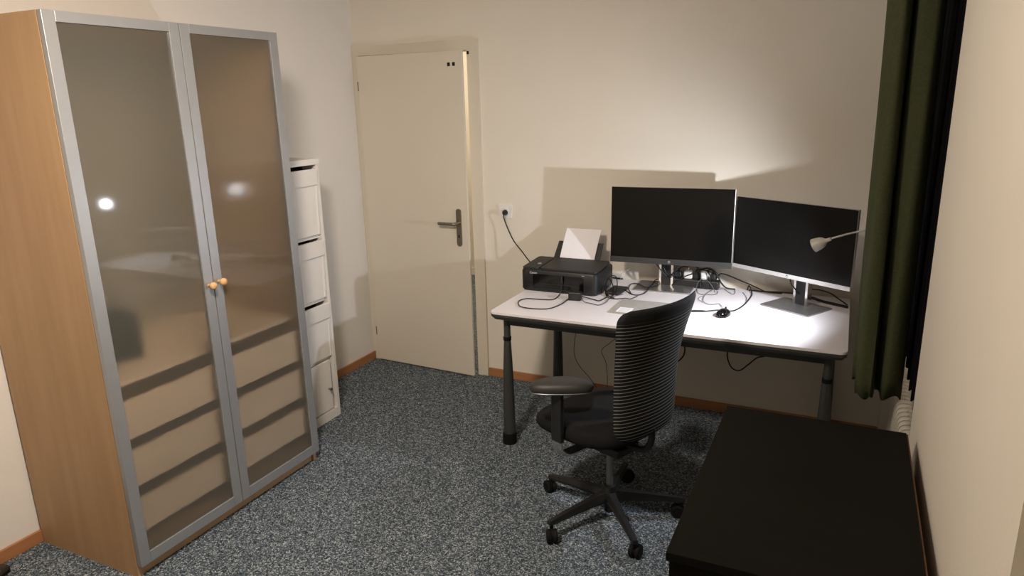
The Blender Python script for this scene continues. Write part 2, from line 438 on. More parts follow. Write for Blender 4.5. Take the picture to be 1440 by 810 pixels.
# ================================================================== DESK
dk = thing('desk', 'white topped office desk with dark edge and tapered grey legs', 'desk', (2.18, -.45, 0))
DX0, DX1, DY0, DY1, DZ = 1.377, 2.98, -.884, -.032, .735
bm = B(); add_prism(bm, rrect(DX0, DX1, DY0, DY1, .025), DZ-.012, DZ, bev=.002)
obj('desktop', bm, M['laminate'], dk)
bm = B(); secs = []
for ins, z in ((.0, DZ-.0121), (.001, DZ-.024), (.012, DZ-.040), (.035, DZ-.048)):
    secs.append([(x, y, z) for x, y in rrect(DX0+ins, DX1-ins, DY0+ins, DY1-ins, .025)])
add_loft(bm, secs, False)
obj('edge_band', bm, M['desk_edge'], dk)
bm = boxes((DX0+.08, DX1-.08, DY0+.075, DY0+.115, DZ-.085, DZ-.049), (DX0+.08, DX1-.08, DY1-.115, DY1-.075, DZ-.085, DZ-.049),
           (DX0+.05, DX0+.08, DY0+.075, DY1-.075, DZ-.085, DZ-.049), (DX1-.08, DX1-.05, DY0+.075, DY1-.075, DZ-.085, DZ-.049))
obj('under_frame', bm, M['desk_leg'], dk)
for x, y in ((1.432, -.80), (2.915, -.80), (1.432, -.115), (2.915, -.115)):
    lg = shade_smooth(obj('leg', lathe([(.017, DZ-.05), (.017, .565), (.0185, .555), (.0245, .42), (.029, .25), (.032, .06)], (x, y, 0)), M['desk_leg'], dk))
    shade_smooth(obj('collar', lathe([(.0175, .566), (.0205, .567), (.0205, .585), (.0175, .586)], (x, y, 0)), M['rubber'], lg))
    shade_smooth(obj('foot', lathe([(.0325, .0601), (.036, .058), (.037, .0), (.03, 0)], (x, y, 0)), M['rubber'], lg))

# ================================================================== PRINTER
pr = thing('printer', 'black inkjet printer with paper standing in its rear tray on the desk', 'printer', (1.575, -.32, DZ))
PX0, PX1, PY0, PY1 = 1.354, 1.786, -.455, -.160
bm = B()
add_loft(bm, [[(x, y, z) for x, y in rrect(PX0+i, PX1-i, PY0+i, PY1-i, .028)] for i, z in ((.006, DZ+.001), (.0, DZ+.012), (.0, DZ+.109), (.004, DZ+.117), (.012, DZ+.121))], True)
body = shade_smooth(obj('body', bm, M['black_plastic'], pr), 30)
def tilt_z(bm, z0, k=.05):
    for v in bm.verts: v.co.z += (v.co.y-PY0)*k
    return bm
bm = B(); add_prism(bm, rrect(1.462, PX1-.006, PY0+.012, -.208, .012), DZ+.119, DZ+.129, bev=.004)
obj('scanner_lid', tilt_z(bm, 0, .045), M['black_matte'], pr)
bm = B(); add_prism(bm, rrect(PX0+.006, 1.455, PY0+.010, -.208, .012), DZ+.119, DZ+.128, bev=.003)
cp = obj('control_panel', tilt_z(bm, 0, .045), M['black_matte'], pr)
for x, y, r in ((1.425, -.36, .012), (1.395, -.40, .006), (1.425, -.40, .006), (1.395, -.33, .006), (1.425, -.43, .006), (1.395, -.43, .006)):
    zz = DZ+.128+(y-PY0)*.045
    obj('button', lathe([(r, 0), (r, .002), (r*.8, .0026)], (x, y, zz), n=16), M['button'] if r > .01 else M['chin'], cp, 'large grey round button' if r > .01 else None)
# output bay: dark recess framed on the front face
bm = B()
add_extrude(bm, [(x, PY0-.0012, z) for x, z in rrect(1.425, 1.715, DZ+.014, DZ+.098, .012)], (0, .002, 0))
bay = obj('output_bay', bm, M['black_gloss'], pr)
obj('output_tray', boxes((1.46, 1.68, PY0-.006, PY0-.0013, DZ+.046, DZ+.050), (1.44, 1.70, PY0-.0045, PY0-.0013, DZ+.018, DZ+.022)), M['black_matte'], bay)
MXF = Matrix.Translation((1.429, PY0-.0006, DZ+.103)) @ Matrix.Rotation(PI/2, 4, 'X')
obj('lettering', text_bm('Canon', .0165, MXF), M['text'], pr, 'light brand lettering')
obj('power_light', box(1.705, 1.72, PY0-.001, PY0, DZ+.106, DZ+.109), M['button'], pr)
# rear paper support
bm = B()
add_loft(bm, [[(1.44-.004, -.188, DZ+.122), (1.712, -.188, DZ+.122), (1.712, -.18, DZ+.122), (1.436, -.18, DZ+.122)],
              [(1.452, -.134, DZ+.219), (1.716, -.134, DZ+.219), (1.716, -.126, DZ+.219), (1.452, -.126, DZ+.219)]], False)
obj('paper_support', bm, M['black_plastic'], pr)
# ---- paper sheet
bm = B()
P = []
for j in range(9):
    t = j/8; y = -.196+.075*t+.018*t*t; z = DZ+.124+.166*t
    P.append([bm.verts.new((1.477+.205*i/6+.012*t, y, z)) for i in range(7)])
for a, b in zip(P, P[1:]):
    for i in range(6): bm.faces.new((a[i], a[i+1], b[i+1], b[i])).smooth = True
obj('paper_sheet', bm, M['paper'], None, 'white sheet of paper standing upright in the rear tray of the printer', 'paper')

# ---- charger block in front of printer
ad = thing('charger_block', 'small black charger block standing on the desk in front of the printer', 'charger', (1.70, -.54, DZ), math.radians(8))
obj('body', box(-.033, .033, -.02, .02, 0, .043, bev=.004), M['black_plastic'], ad, local=True)
obj('port_plate', box(-.018, .018, -.0215, -.0195, .012, .03), M['black_matte'], ad, local=True)

# ---- flat box right of the printer
hb = thing('flat_device', 'small flat black box with cables on the desk right of the printer', 'device', (1.85, -.31, DZ), math.radians(-2))
obj('body', box(-.04, .04, -.075, .075, 0, .014, bev=.004), M['black_matte'], hb, local=True)
obj('base_pad', box(-.036, .036, -.07, .07, 0, .0005), M['rubber'], hb, local=True)

# ---- grey slab with label
gs = thing('folder', 'thin flat grey folder with white label on the desk behind the office chair', 'folder', (2.1, -.58, DZ), math.radians(0))
bm = B(); add_prism(bm, rrect(-.165, .16, -.118, .122, .006), 0, .008, bev=.0015)
obj('cover', bm, M['grey_sheet'], gs, local=True)
lb = obj('label', box(-.138, -.07, -.112, -.03, .0081, .0088), M['paper'], gs, 'white printed label', local=True)
obj('printed_line', boxes(*[(-.13, -.08, -.104+.014*k, -.1015+.014*k, .0088, .0091) for k in range(5)]), M['button'], lb, local=True)

# ================================================================== MONITORS
def monitor(name_label, loc, yaw, W, H, chin_h, chin_mat, base_off, z0, tilt, base_w=.30, base_d=.21):
    """thing origin = centre of the screen's lower edge projected on the desk; local -Y faces the viewer"""
    t = thing('monitor', name_label, 'monitor', loc, yaw, 'monitors on the desk')
    R = Matrix.Translation((0, 0, z0)) @ Matrix.Rotation(-tilt, 4, 'X')
    def bx(x0, x1, y0, y1, a, b, bev=.0):
        b2 = bmesh.new(); add_box(b2, x0, x1, y0, y1, a, b, bev=bev); bm = B(); merge(bm, b2, R); return bm
    bk = obj('housing', bx(-W/2, W/2, .004, .02, 0, H, .002), M['silver'] if chin_mat == 'silver' else M['silver'], t, local=True)
    bm = B()
    add_loft(bm, [[R @ Vector((x, .02, z)) for x, z in rrect(-W*.40, W*.40, .04, H-.04, .02)], [R @ Vector((x, .045, z)) for x, z in rrect(-W*.30, W*.30, .09, H-.08, .03)]], False)
    obj('rear_hump', bm, M['black_plastic'], bk, local=True)
    obj('screen', bx(-W/2+.0015, W/2-.0015, 0, .0039, chin_h, H-.0015), M['screen'], t, 'dark switched off screen', local=True)
    ch = obj('chin', bx(-W/2, W/2, -.001, .0039, 0, chin_h, .0005), M[chin_mat], t, local=True)
    lg = B(); add_lathe(lg, [(.0065, 0), (.0065, .0006)], R @ Vector((0, -.0012, chin_h/2)), R.to_3x3() @ Vector((0, -1, 0)), 18)
    lo = obj('emblem', lg, M['button'] if chin_mat != 'silver' else M['chin'], ch, local=True)
    obj('lettering', text_bm('hp', .011, R @ Matrix.Translation((0, -.0024, chin_h/2)) @ Matrix.Rotation(PI/2, 4, 'X'), .0003), M['void'] if chin_mat != 'silver' else M['text'], lo, local=True)
    bx0, by0 = base_off
    bp = B(); add_prism(bp, rrect(bx0-base_w/2, bx0+base_w/2, by0-base_d/2, by0+base_d/2, .006), .0, .007, bev=.0015)
    obj('stand_base', bp, M['stand'], t, local=True)
    sy = by0+.045; top = z0+H*.55
    st = obj('stand_column', box(bx0-.026, bx0+.026, sy-.012, sy+.02, .007, top), M['black_plastic'], t, local=True)
    for s in (-1, 1):
        obj('chrome_edge', box(bx0+s*.032-.006, bx0+s*.032+.006, sy-.016, sy+.02, .007, top), M['chrome'], st, local=True)
    obj('mount_plate', box(bx0-.05, bx0+.05, min(.045, sy-.012), sy+.02, z0+H*.38, z0+H*.62), M['black_plastic'], t, local=True)
    return t
monitor('left monitor with dark grey bottom bezel on the desk right of the printer', (2.108, -.235, DZ), .05, .63, .402, .030, 'chin', (-.035, .095), .150, .03)
monitor('right monitor with silver bottom bezel angled in front of the curtain', (2.697, -.367, DZ), -.53, .63, .358, .020, 'silver', (.0, .09), .160, .016, .262, .20)

# ================================================================== LAMP (stands on the window sill behind the curtain)
lp = thing('gooseneck_lamp', 'small pale gooseneck lamp reaching out from behind the curtain over the desk', 'lamp', (3.27, -.62, .85))
shade_smooth(obj('base', lathe([(.06, 0), (.06, .012), (.05, .02), (.012, .024)], (3.27, -.62, .85)), M['lamp_white'], lp))
obj('arm', tube([(3.27, -.62, .87), (3.265, -.625, 1.0), (3.22, -.64, 1.13), (3.12, -.69, 1.20), (3.02, -.725, 1.205), (2.95, -.745, 1.192), (2.88, -.7525, 1.168)], .0038, 10), M['lamp_white'], lp)
HA = Vector((-.82, .20, -.46)).normalized(); H0 = Vector((2.878, -.752, 1.166))
prof = [(.007, 0), (.008, .018), (.011, .022), (.019, .031), (.0235, .041), (.027, .060), (.0285, .073)]
bm = B()
u, v = frame_of(HA)
outer = [ring(bm, H0+HA*h, u, v, r, 28) for r, h in prof]
inner = [ring(bm, H0+HA*h, u, v, r-.0018, 28) for r, h in reversed(prof[3:])]
skin(bm, outer+inner, False); bm.faces.new(list(reversed(outer[0]))); bm.faces.new(inner[-1])
hd = shade_smooth(obj('lamp_shade', bm, M['lamp_white'], lp), 35)
bm = B(); add_lathe(bm, [(.007, .032), (.015, .040), (.017, .048), (.013, .058), (.004, .062)], H0, HA, 20)
shade_smooth(obj('bulb', bm, M['bulb'], hd, 'glowing bulb'))

# ================================================================== POWER STRIP + PLUGS
ps = thing('power_strip', 'black power strip crowded with plugs on the desk behind the left monitor', 'power strip', (2.22, -.07, DZ), math.radians(-2))
obj('body', box(-.125, .125, -.03, .03, 0, .045, bev=.006), M['black_plastic'], ps, local=True)
for k in range(5):
    obj('socket', lathe([(.019, .045), (.019, .0465), (.016, .0467)], (-.095+.046*k, 0, 0), n=18), M['black_matte'], ps, local=True)
def plug(name, x, y, m, label, h=.04, w=.02, cat='plug', group='plugs in the power strip', tilt=0):
    t = thing(name, label, cat, (x, y, DZ+.0468), tilt, group)
    bm = B(); add_loft(bm, [[(a, b, z) for a, b in rrect(-w*s, w*s, -w*.75*s, w*.75*s, w*.4*s)] for s, z in ((.85, 0), (1, .006), (1, h*.7), (.6, h))], True)
    b = shade_smooth(obj('body', bm, m, t, local=True), 40)
    obj('cord_sleeve', lathe([(.006, h), (.0045, h+.012)], (0, 0, 0), n=10), m, t, local=True)
    return t
plug('white_plug', 2.178, -.068, M['white_plastic'], 'white plug at the left of the power strip', .046, .024)
plug('white_plug', 2.262, -.072, M['white_plastic'], 'white plug in the right half of the power strip', .05, .019)
plug('black_plug', 2.125, -.067, M['black_plastic'], 'black plug farthest left in the power strip', .035, .018)
plug('black_plug', 2.221, -.071, M['black_plastic'], 'black plug between the two white plugs', .036, .016)
plug('black_plug', 2.31, -.073, M['black_plastic'], 'black plug at the right end of the power strip', .036, .017)

# ================================================================== MOUSE
ms = thing('computer_mouse', 'black computer mouse on the bright right part of the desk', 'mouse', (2.443, -.545, DZ), math.radians(-12))
bm = B(); secs = []
for j in range(11):
    t = -1+2*j/10; y = .054*t; w = .029*math.sqrt(max(.02, 1-abs(t)**2.6)); h = .033*math.sqrt(max(.03, 1-abs(t+.08)**2.2*.9))
    secs.append([(w*math.cos(a)*(1 if abs(math.cos(a)) < .99 else 1), y, max(.0, .004+(h-.004)*max(0, math.sin(a)))) if math.sin(a) > 0 else (w*math.cos(a), y, .0) for a in [2*PI*k/20 for k in range(20)]])
add_loft(bm, secs)
shade_smooth(obj('shell', bm, M['black_gloss'], ms, local=True), 60)
obj('scroll_wheel', lathe([(.006, -.003), (.008, -.002), (.008, .002), (.006, .003)], (0, .028, .0275), (1, 0, 0), 14), M['rubber'], ms, local=True)
K2 = [(2.346, -.128, .738), (2.352, -.186, .739), (2.332, -.211, .738), (2.304, -.215, .739), (2.301, -.277, .739), (2.316, -.355, .739), (2.343, -.392, .739), (2.37, -.386, .738), (2.394, -.369, .739), (2.418, -.425, .74), (2.434, -.492, .744)]
obj('cord', tube(K2, .0014, 6), M['cable_grey'], ms, 'thin grey cord')

# ================================================================== CABLES
def cable(name, pts, r, label, m='cable', cat='cable', ends=None, group='loose cables at the desk'):
    t = thing(name, label, cat, pts[0], 0, group)
    obj('cord', tube(pts, r, 8), M[m], t)
    for (p, q, rr) in (ends or []):
        ax = Vector(q)-Vector(p)
        shade_smooth(obj('connector', lathe([(rr*.7, 0), (rr, ax.length*.15), (rr, ax.length*.8), (rr*.5, ax.length)], p, ax, 12), M['black_plastic'], t))
    return t
Zc = .7385
# printer mains cable: wall socket -> printer back
pc = thing('printer_power_cable', 'black mains cable hanging from the wall socket down behind the printer', 'cable', (1.056, -.02, 1.08))
obj('cord', tube([(1.058, -.045, 1.078), (1.06, -.048, 1.055), (1.078, -.045, 1.0), (1.126, -.06, .923), (1.19, -.085, .868), (1.27, -.11, .80), (1.38, -.13, .772), (1.42, -.163, .772)], .0034, 8), M['cable'], pc)
shade_smooth(obj('plug', lathe([(.013, 0), (.017, .004), (.017, .014), (.010, .03), (.006, .036)], (1.055, -.011, 1.083), (.05, -1, -.12), 16), M['black_plastic'], pc))
cable('usb_cable', [(1.597, -.471, .81), (1.597, -.472, .777), (1.592, -.485, .7405), (1.595, -.582, Zc), (1.533, -.605, Zc), (1.458, -.618, Zc), (1.443, -.682, Zc), (1.491, -.76, Zc), (1.566, -.772, Zc), (1.638, -.744, Zc), (1.665, -.652, Zc), (1.668, -.56, .741)], .0028,
      'black cable looping over the desk in front of the printer', ends=[((1.597, -.470, .80), (1.597, -.471, .832), .005)])
cable('charger_cable', [(1.733, -.53, .755), (1.765, -.51, .742), (1.80, -.515, Zc), (1.825, -.523, Zc), (1.838, -.447, Zc), (1.82, -.40, Zc), (1.80, -.30, Zc)], .0026, 'black cable running back from the charger block towards the printer side')
cable('charger_cable', [(1.733, -.55, .75), (1.765, -.58, .742), (1.801, -.584, Zc), (1.847, -.598, Zc), (1.864, -.537, Zc), (1.86, -.44, Zc), (1.9, -.36, Zc)], .002, 'thin dark cable curving nearest the desk front right of the charger block', m='cable_grey')
cable('coiled_cable', [(1.795, -.40, .742), (1.773, -.30, .775), (1.788, -.26, .79), (1.826, -.30, .765), (1.856, -.40, .744), (1.844, -.43, .742), (1.804, -.37, .765), (1.796, -.27, .80), (1.822, -.24, .80), (1.85, -.30, .77), (1.866, -.405, .743), (1.83, -.42, .742), (1.80, -.33, .77)], .0026, 'coiled black cable heaped against the right side of the printer')
cable('usb_cable', [(1.89, -.30, .746), (1.939, -.34, Zc), (1.977, -.351, Zc), (2.0, -.29, Zc), (1.999, -.21, .7465), (1.998, -.12, .7465), (1.992, -.045, .747), (2.01, -.018, .75), (2.04, -.025, .76)], .003, 'black cable from the flat box running onto the left monitor base')
cable('usb_cable', [(1.937, -.336, Zc), (1.896, -.24, Zc), (1.881, -.155, Zc), (1.896, -.122, .739), (1.932, -.16, .747), (1.978, -.212, .7475), (2.01, -.196, .747), (2.032, -.14, .747), (2.045, -.06, .752)], .0026, 'black cable making a round loop left of the left monitor base')
cable('usb_cable', [(1.842, -.448, Zc), (1.876, -.462, Zc), (1.90, -.46, .7395), (1.944, -.455, .7455), (1.96, -.435, Zc), (1.974, -.40, Zc), (1.981, -.374, Zc)], .0022, 'short black cable with plug beside the grey folder', ends=[((1.885, -.4605, .7408), (1.86, -.456, .7408), .005)])
cable('thin_cable', [(1.70, -.05, Zc), (1.737, -.041, Zc), (1.776, -.047, Zc), (1.806, -.047, Zc)], .0034, 'thick black cable end lying behind the printer')
cable('thin_cable', [(1.70, -.04, Zc+.001), (1.737, -.034, Zc+.001), (1.771, -.036, Zc+.001), (1.801, -.044, Zc+.003)], .002, 'thin black cable lying behind the printer')
cable('white_cable', [(1.89, -.06, .90), (1.882, -.06, .852), (1.853, -.06, .806), (1.812, -.06, .782), (1.798, -.058, .764), (1.796, -.055, .742)], .0018, 'thin white cable hanging from the left monitor to the desk', m='cable_white')
cable('monitor_cable', [(2.005, -.165, .91), (2.02, -.165, .876), (2.056, -.165, .831), (2.085, -.155, .80), (2.10, -.115, .80), (2.13, -.10, .80)], .0032, 'left black cable hanging behind the left monitor stand')
cable('monitor_cable', [(2.05, -.165, .91), (2.055, -.165, .875), (2.068, -.165, .845), (2.084, -.16, .81), (2.09, -.118, .79), (2.11, -.10, .79)], .003, 'black cable hanging close beside the left monitor stand')
cable('monitor_cable', [(2.142, -.16, .91), (2.136, -.158, .868), (2.122, -.158, .84), (2.106, -.158, .81), (2.096, -.158, .78)], .003, 'black cable hanging at the right of the left monitor stand')
cable('mains_cable', [(2.222, -.073, .832), (2.257, -.085, .842), (2.282, -.09, .848), (2.312, -.09, .84), (2.336, -.088, .812), (2.353, -.085, .778), (2.38, -.07, .745), (2.425, -.06, Zc)], .0042, 'thick black cable arching over the right end of the power strip')
cable('mains_cable', [(2.127, -.067, .828), (2.15, -.08, .845), (2.174, -.09, .85), (2.198, -.095, .856), (2.224, -.095, .852), (2.244, -.095, .83), (2.252, -.104, .79), (2.253, -.115, .742)], .0036, 'black cable arching over the left white plug')
cable('mains_cable', [(2.311, -.073, .83), (2.30, -.09, .842), (2.285, -.10, .836), (2.30, -.108, .815), (2.303, -.108, .78), (2.31, -.11, .742)], .0034, 'black cable bending down at the right of the power strip')
cable('mains_cable', [(2.10, -.115, .745), (2.14, -.112, .78), (2.176, -.108, .802), (2.205, -.108, .814), (2.238, -.108, .832), (2.263, -.10, .84), (2.30, -.06, .82)], .003, 'black cable crossing diagonally before the power strip plugs')
cable('grey_cable', [(2.238, -.15, .7375), (2.24, -.15, .757), (2.246, -.15, .781), (2.267, -.15, .802), (2.289, -.15, .80), (2.312, -.15, .779), (2.327, -.15, .756), (2.335, -.15, .7375)], .0018, 'thin grey cable arching upright before the power strip', m='cable_grey')
cable('grey_cable', [(2.237, -.123, Zc), (2.255, -.195, Zc), (2.291, -.223, Zc), (2.309, -.142, Zc), (2.322, -.09, Zc), (2.345, -.05, Zc)], .0016, 'thin grey cable looping on the desk below the power strip', m='cable_grey')
cable('grey_cable', [(2.293, -.251, Zc), (2.281, -.284, Zc), (2.286, -.325, Zc), (2.315, -.369, Zc)], .0012, 'faint short grey cable curve left of the mouse cord', m='cable_grey')
cable('grey_cable', [(2.338, -.101, Zc), (2.37, -.074, Zc), (2.399, -.124, Zc), (2.43, -.164, Zc), (2.433, -.111, Zc), (2.418, -.056, Zc)], .0014, 'thin grey cable loop right of the power strip', m='cable_grey')
cable('grey_cable', [(2.472, -.111, Zc), (2.491, -.163, Zc), (2.504, -.215, Zc), (2.509, -.269, Zc)], .0014, 'thin grey cable inside the curve of the thick black cable', m='cable_grey')
cable('monitor_cable', [(2.31, -.05, .76), (2.34, -.07, .812), (2.361, -.07, .82), (2.405, -.07, .808), (2.46, -.07, .788), (2.50, -.07, .774), (2.55, -.07, .754), (2.586, -.07, .742), (2.66, -.06, Zc)], .0034, 'black cable slanting down from the power strip behind the right monitor')
cable('display_cable', [(2.487, -.055, .739), (2.494, -.07, .765), (2.502, -.085, .766), (2.512, -.09, .745), (2.521, -.152, .7395), (2.517, -.266, .7395), (2.505, -.377, .7395), (2.484, -.455, .7395), (2.462, -.476, .7395), (2.41, -.482, .7395), (2.36, -.52, .7395), (2.343, -.53, .7395)], .0035,
      'black cable curving round past the mouse with a long plug', ends=[((2.355, -.522, .7402), (2.285, -.548, .7402), .0052)])
cable('monitor_cable', [(2.70, -.27, .90), (2.712, -.27, .848), (2.728, -.27, .828), (2.743, -.262, .805), (2.76, -.25, .79)], .003, 'black cable hanging behind the right monitor stand')
cable('monitor_cable', [(2.494, -.05, Zc), (2.548, -.055, Zc), (2.609, -.05, Zc), (2.663, -.04, Zc), (2.717, -.045, Zc), (2.795, -.075, Zc), (2.856, -.135, Zc), (2.919, -.171, Zc), (2.971, -.20, Zc)], .004, 'long black cable lying along the back of the desk behind the right monitor')
cable('monitor_cable', [(2.74, -.085, Zc), (2.796, -.10, Zc), (2.857, -.158, Zc), (2.92, -.198, Zc), (2.971, -.225, Zc)], .0036, 'second black cable lying close before the long one behind the right monitor')
cable('monitor_cable', [(2.73, -.15, .84), (2.794, -.15, .80), (2.842, -.15, .796), (2.891, -.155, .784), (2.931, -.165, .761), (2.968, -.185, .742)], .0034, 'black cable arching to the desk at the right of the right monitor')
# cables hanging under the desk
zu = .648
cable('hanging_cable', [(1.66, -.3, .672), (1.628, -.3, .485+.06), (1.606, -.3, .41), (1.607, -.3, .335), (1.637, -.3, .275), (1.692, -.3, .219), (1.74, -.3, .16)], .0018, 'thin dark cable hanging under the desk left end', cat='cable')
cable('hanging_cable', [(1.86, -.3, .672), (1.854, -.3, .492), (1.815, -.3, .438), (1.766, -.3, .386), (1.792, -.3, .318), (1.801, -.3, .235), (1.80, -.3, .15)], .0016, 'thin dark cable kinked sideways under the desk left of the chair back')
cable('hanging_cable', [(2.21, -.3, .672), (2.216, -.3, .50), (2.222, -.3, .451), (2.212, -.3, .41), (2.176, -.3, .373), (2.14, -.3, .37)], .0038, 'thick black cable hanging under the desk just right of the chair back')
cable('hanging_cable', [(2.45, -.3, .672), (2.44, -.3, .492), (2.44, -.3, .437), (2.464, -.3, .386), (2.503, -.3, .377), (2.542, -.3, .413), (2.584, -.3, .457), (2.64, -.3, .492), (2.72, -.3, .672)], .0036, 'black cable sagging in a loop under the right half of the desk')

# ---- wall socket
so = thing('wall_socket', 'white square wall socket beside the door', 'socket', (1.05, 0, 1.045))
bm = B(); add_extrude(bm, [(x, -.0001, z) for x, z in rrect(1.008, 1.094, 1.046, 1.13, .006)], (0, -.009, 0))
obj('cover_plate', bm, M['white_plastic'], so)
obj('socket_insert', lathe([(.024, .0085), (.024, .0105), (.021, .0107)], (1.052, 0, 1.087), (0, -1, 0), 24), M['white_lacquer'], so)

# ================================================================== OFFICE CHAIR
CHA = 157
ch = thing('office_chair', 'black swivel office chair with striped backrest facing the desk', 'chair', (2.118, -1.248, 0), math.radians(CHA-90))
# local: +Y is forward
SK = [(.44, -.214, .184), (.49, -.212, .188), (.56, -.212, .189), (.66, -.214, .191), (.76, -.222, .197), (.86, -.244, .211), (.94, -.268, .229), (1.015, -.292, .240)]
def lerp_tab(z):
    for a, b in zip(SK, SK[1:]):
        if z <= b[0]:
            t = (z-a[0])/(b[0]-a[0]); t = max(0, t); return a[1]+(b[1]-a[1])*t, a[2]+(b[2]-a[2])*t
    return SK[-1][1:]
nz_, nu = 64, 20
zb, zt = .462, 1.012
def smooth_tab(z):
    s = [lerp_tab(min(max(z+d, .44), 1.015)) for d in (-.04, -.02, 0, .02, .04)]
    return sum(q[0] for q in s)/5, sum(q[1] for q in s)/5
bm = B(); F_, K_ = [], []
for j in range(nz_+1):
    v = j/nz_; z = zb+(zt-zb)*v
    y, w = smooth_tab(z)
    r = .045
    if zt-z < r: w = w-r+math.sqrt(max(0, r*r-(r-(zt-z))**2))
    r2 = .07
    if z-zb < r2: w = w-r2+math.sqrt(max(0, r2*r2-(r2-(z-zb))**2))
    fr, kr = [], []
    for i in range(nu+1):
        uu = -1+2*i/nu; x = w*uu
        yy = y+1.05*x*x
        th = .017*math.sqrt(max(0., 1-abs(uu)**6))*math.sqrt(max(0, 1-abs(2*v-1)**10))
        dz = .012*(1-uu*uu)*(v-.5)*0
        fr.append(bm.verts.new((x, yy+th, z+dz))); kr.append(bm.verts.new((x, yy-th, z+dz)))
    F_.append(fr); K_.append(kr)
for j in range(nz_):
    for i in range(nu):
        bm.faces.new((F_[j][i], F_[j][i+1], F_[j+1][i+1], F_[j+1][i])).smooth = True
        bm.faces.new((K_[j][i+1], K_[j][i], K_[j+1][i], K_[j+1][i+1])).smooth = True
bmesh.ops.remove_doubles(bm, verts=bm.verts, dist=.0004)
obj('backrest', bm, M['stripe'], ch, 'black backrest with thin pale horizontal stripes', local=True)
# seat
bm = B(); secs = []
def sup(a, w, d, n=3.0):
    c, s = math.cos(a), math.sin(a)
    return (w*math.copysign(abs(c)**(2/n), c), d*math.copysign(abs(s)**(2/n), s))
for k, z in ((.88, .418), (.97, .424), (1.0, .438), (.985, .456), (.93, .469), (.8, .476), (.5, .478), (.1, .476)):
    pts = []
    for q in range(40):
        x, y = sup(2*PI*q/40, .236*k, .238*k); yy = y+.062
        pts.append((x, yy, z-(.03*max(0, (yy-.12)/.2)**2)+(.012*(x/.24)**2 if z > .45 else 0)))
    secs.append(pts)
add_loft(bm, secs)
shade_smooth(obj('seat', bm, M['fabric'], ch, local=True), 60)
bm = B(); add_loft(bm, [[(*sup(2*PI*q/32, .225*k, .23*k), z) for q in range(32)] for k, z in ((.5, .385), (.8, .398), (.92, .4175))])
for v in bm.verts: v.co.y += .062
shade_smooth(obj('seat_pan', bm, M['black_plastic'], ch, local=True), 50)
# back carrier
obj('back_bar', tube([(0, -.02, .365), (0, -.12, .368), (0, -.185, .385), (0, -.21, .43), (0, -.213, .49)], .014, 10), M['black_plastic'], ch, local=True)
obj('tilt_mechanism', box(-.07, .07, -.1, .1, .325, .365, bev=.01), M['black_plastic'], ch, local=True)
for s in (-1, 1):
    ax, ay, ar = (-.232 if s < 0 else .20), .055, -s*math.radians(47)
    def pad(w, d, zf):
        o = []
        for q in range(32):
            x, y = sup(2*PI*q/32, w, d, 2.3)
            o.append((ax+x*math.cos(ar)-y*math.sin(ar), ay+x*math.sin(ar)+y*math.cos(ar), zf-.006*(y/.13)**2))
        return o
    bm = B()
    add_loft(bm, [pad(.056*k, .128*k, z) for k, z in ((.85, .640), (.97, .644), (1., .655), (.94, .668), (.75, .676), (.2, .678))])
    ap = shade_smooth(obj('armrest', bm, M['armpad'], ch, local=True), 50)
    bm = B(); add_loft(bm, [pad(.052, .124, z) for z in (.634, .6395)])
    obj('arm_trim', bm, M['stand'], ap, 'thin silver trim under the pad', local=True)
    PYo = .058 if s < 0 else .10
    px_ = -.252 if s < 0 else .19
    obj('arm_post', box(px_-.011, px_+.011, PYo-.028, PYo+.027, .42, .634, bev=.006), M['black_plastic'], ap, local=True)
    bm = B()
    P = spline([(px_, PYo, .45), (px_, PYo, .40), (px_*.96, PYo, .372), (px_*.83, PYo, .352), (px_*.48, PYo, .345), (px_*.24, PYo, .345)], 5)
    secs = []
    for i, p in enumerate(P):
        d = (P[min(i+1, len(P)-1)]-P[max(i-1, 0)]).normalized(); n = Vector((0, 1, 0)).cross(d)
        secs.append([p+Vector((0, .026, 0))+n*.004, p-Vector((0, .026, 0))+n*.004, p-Vector((0, .026, 0))-n*.004, p+Vector((0, .026, 0))-n*.004])
    add_loft(bm, secs, False)
    obj('arm_bracket', bm, M['chrome'], ap, 'chrome bracket under the seat', local=True)
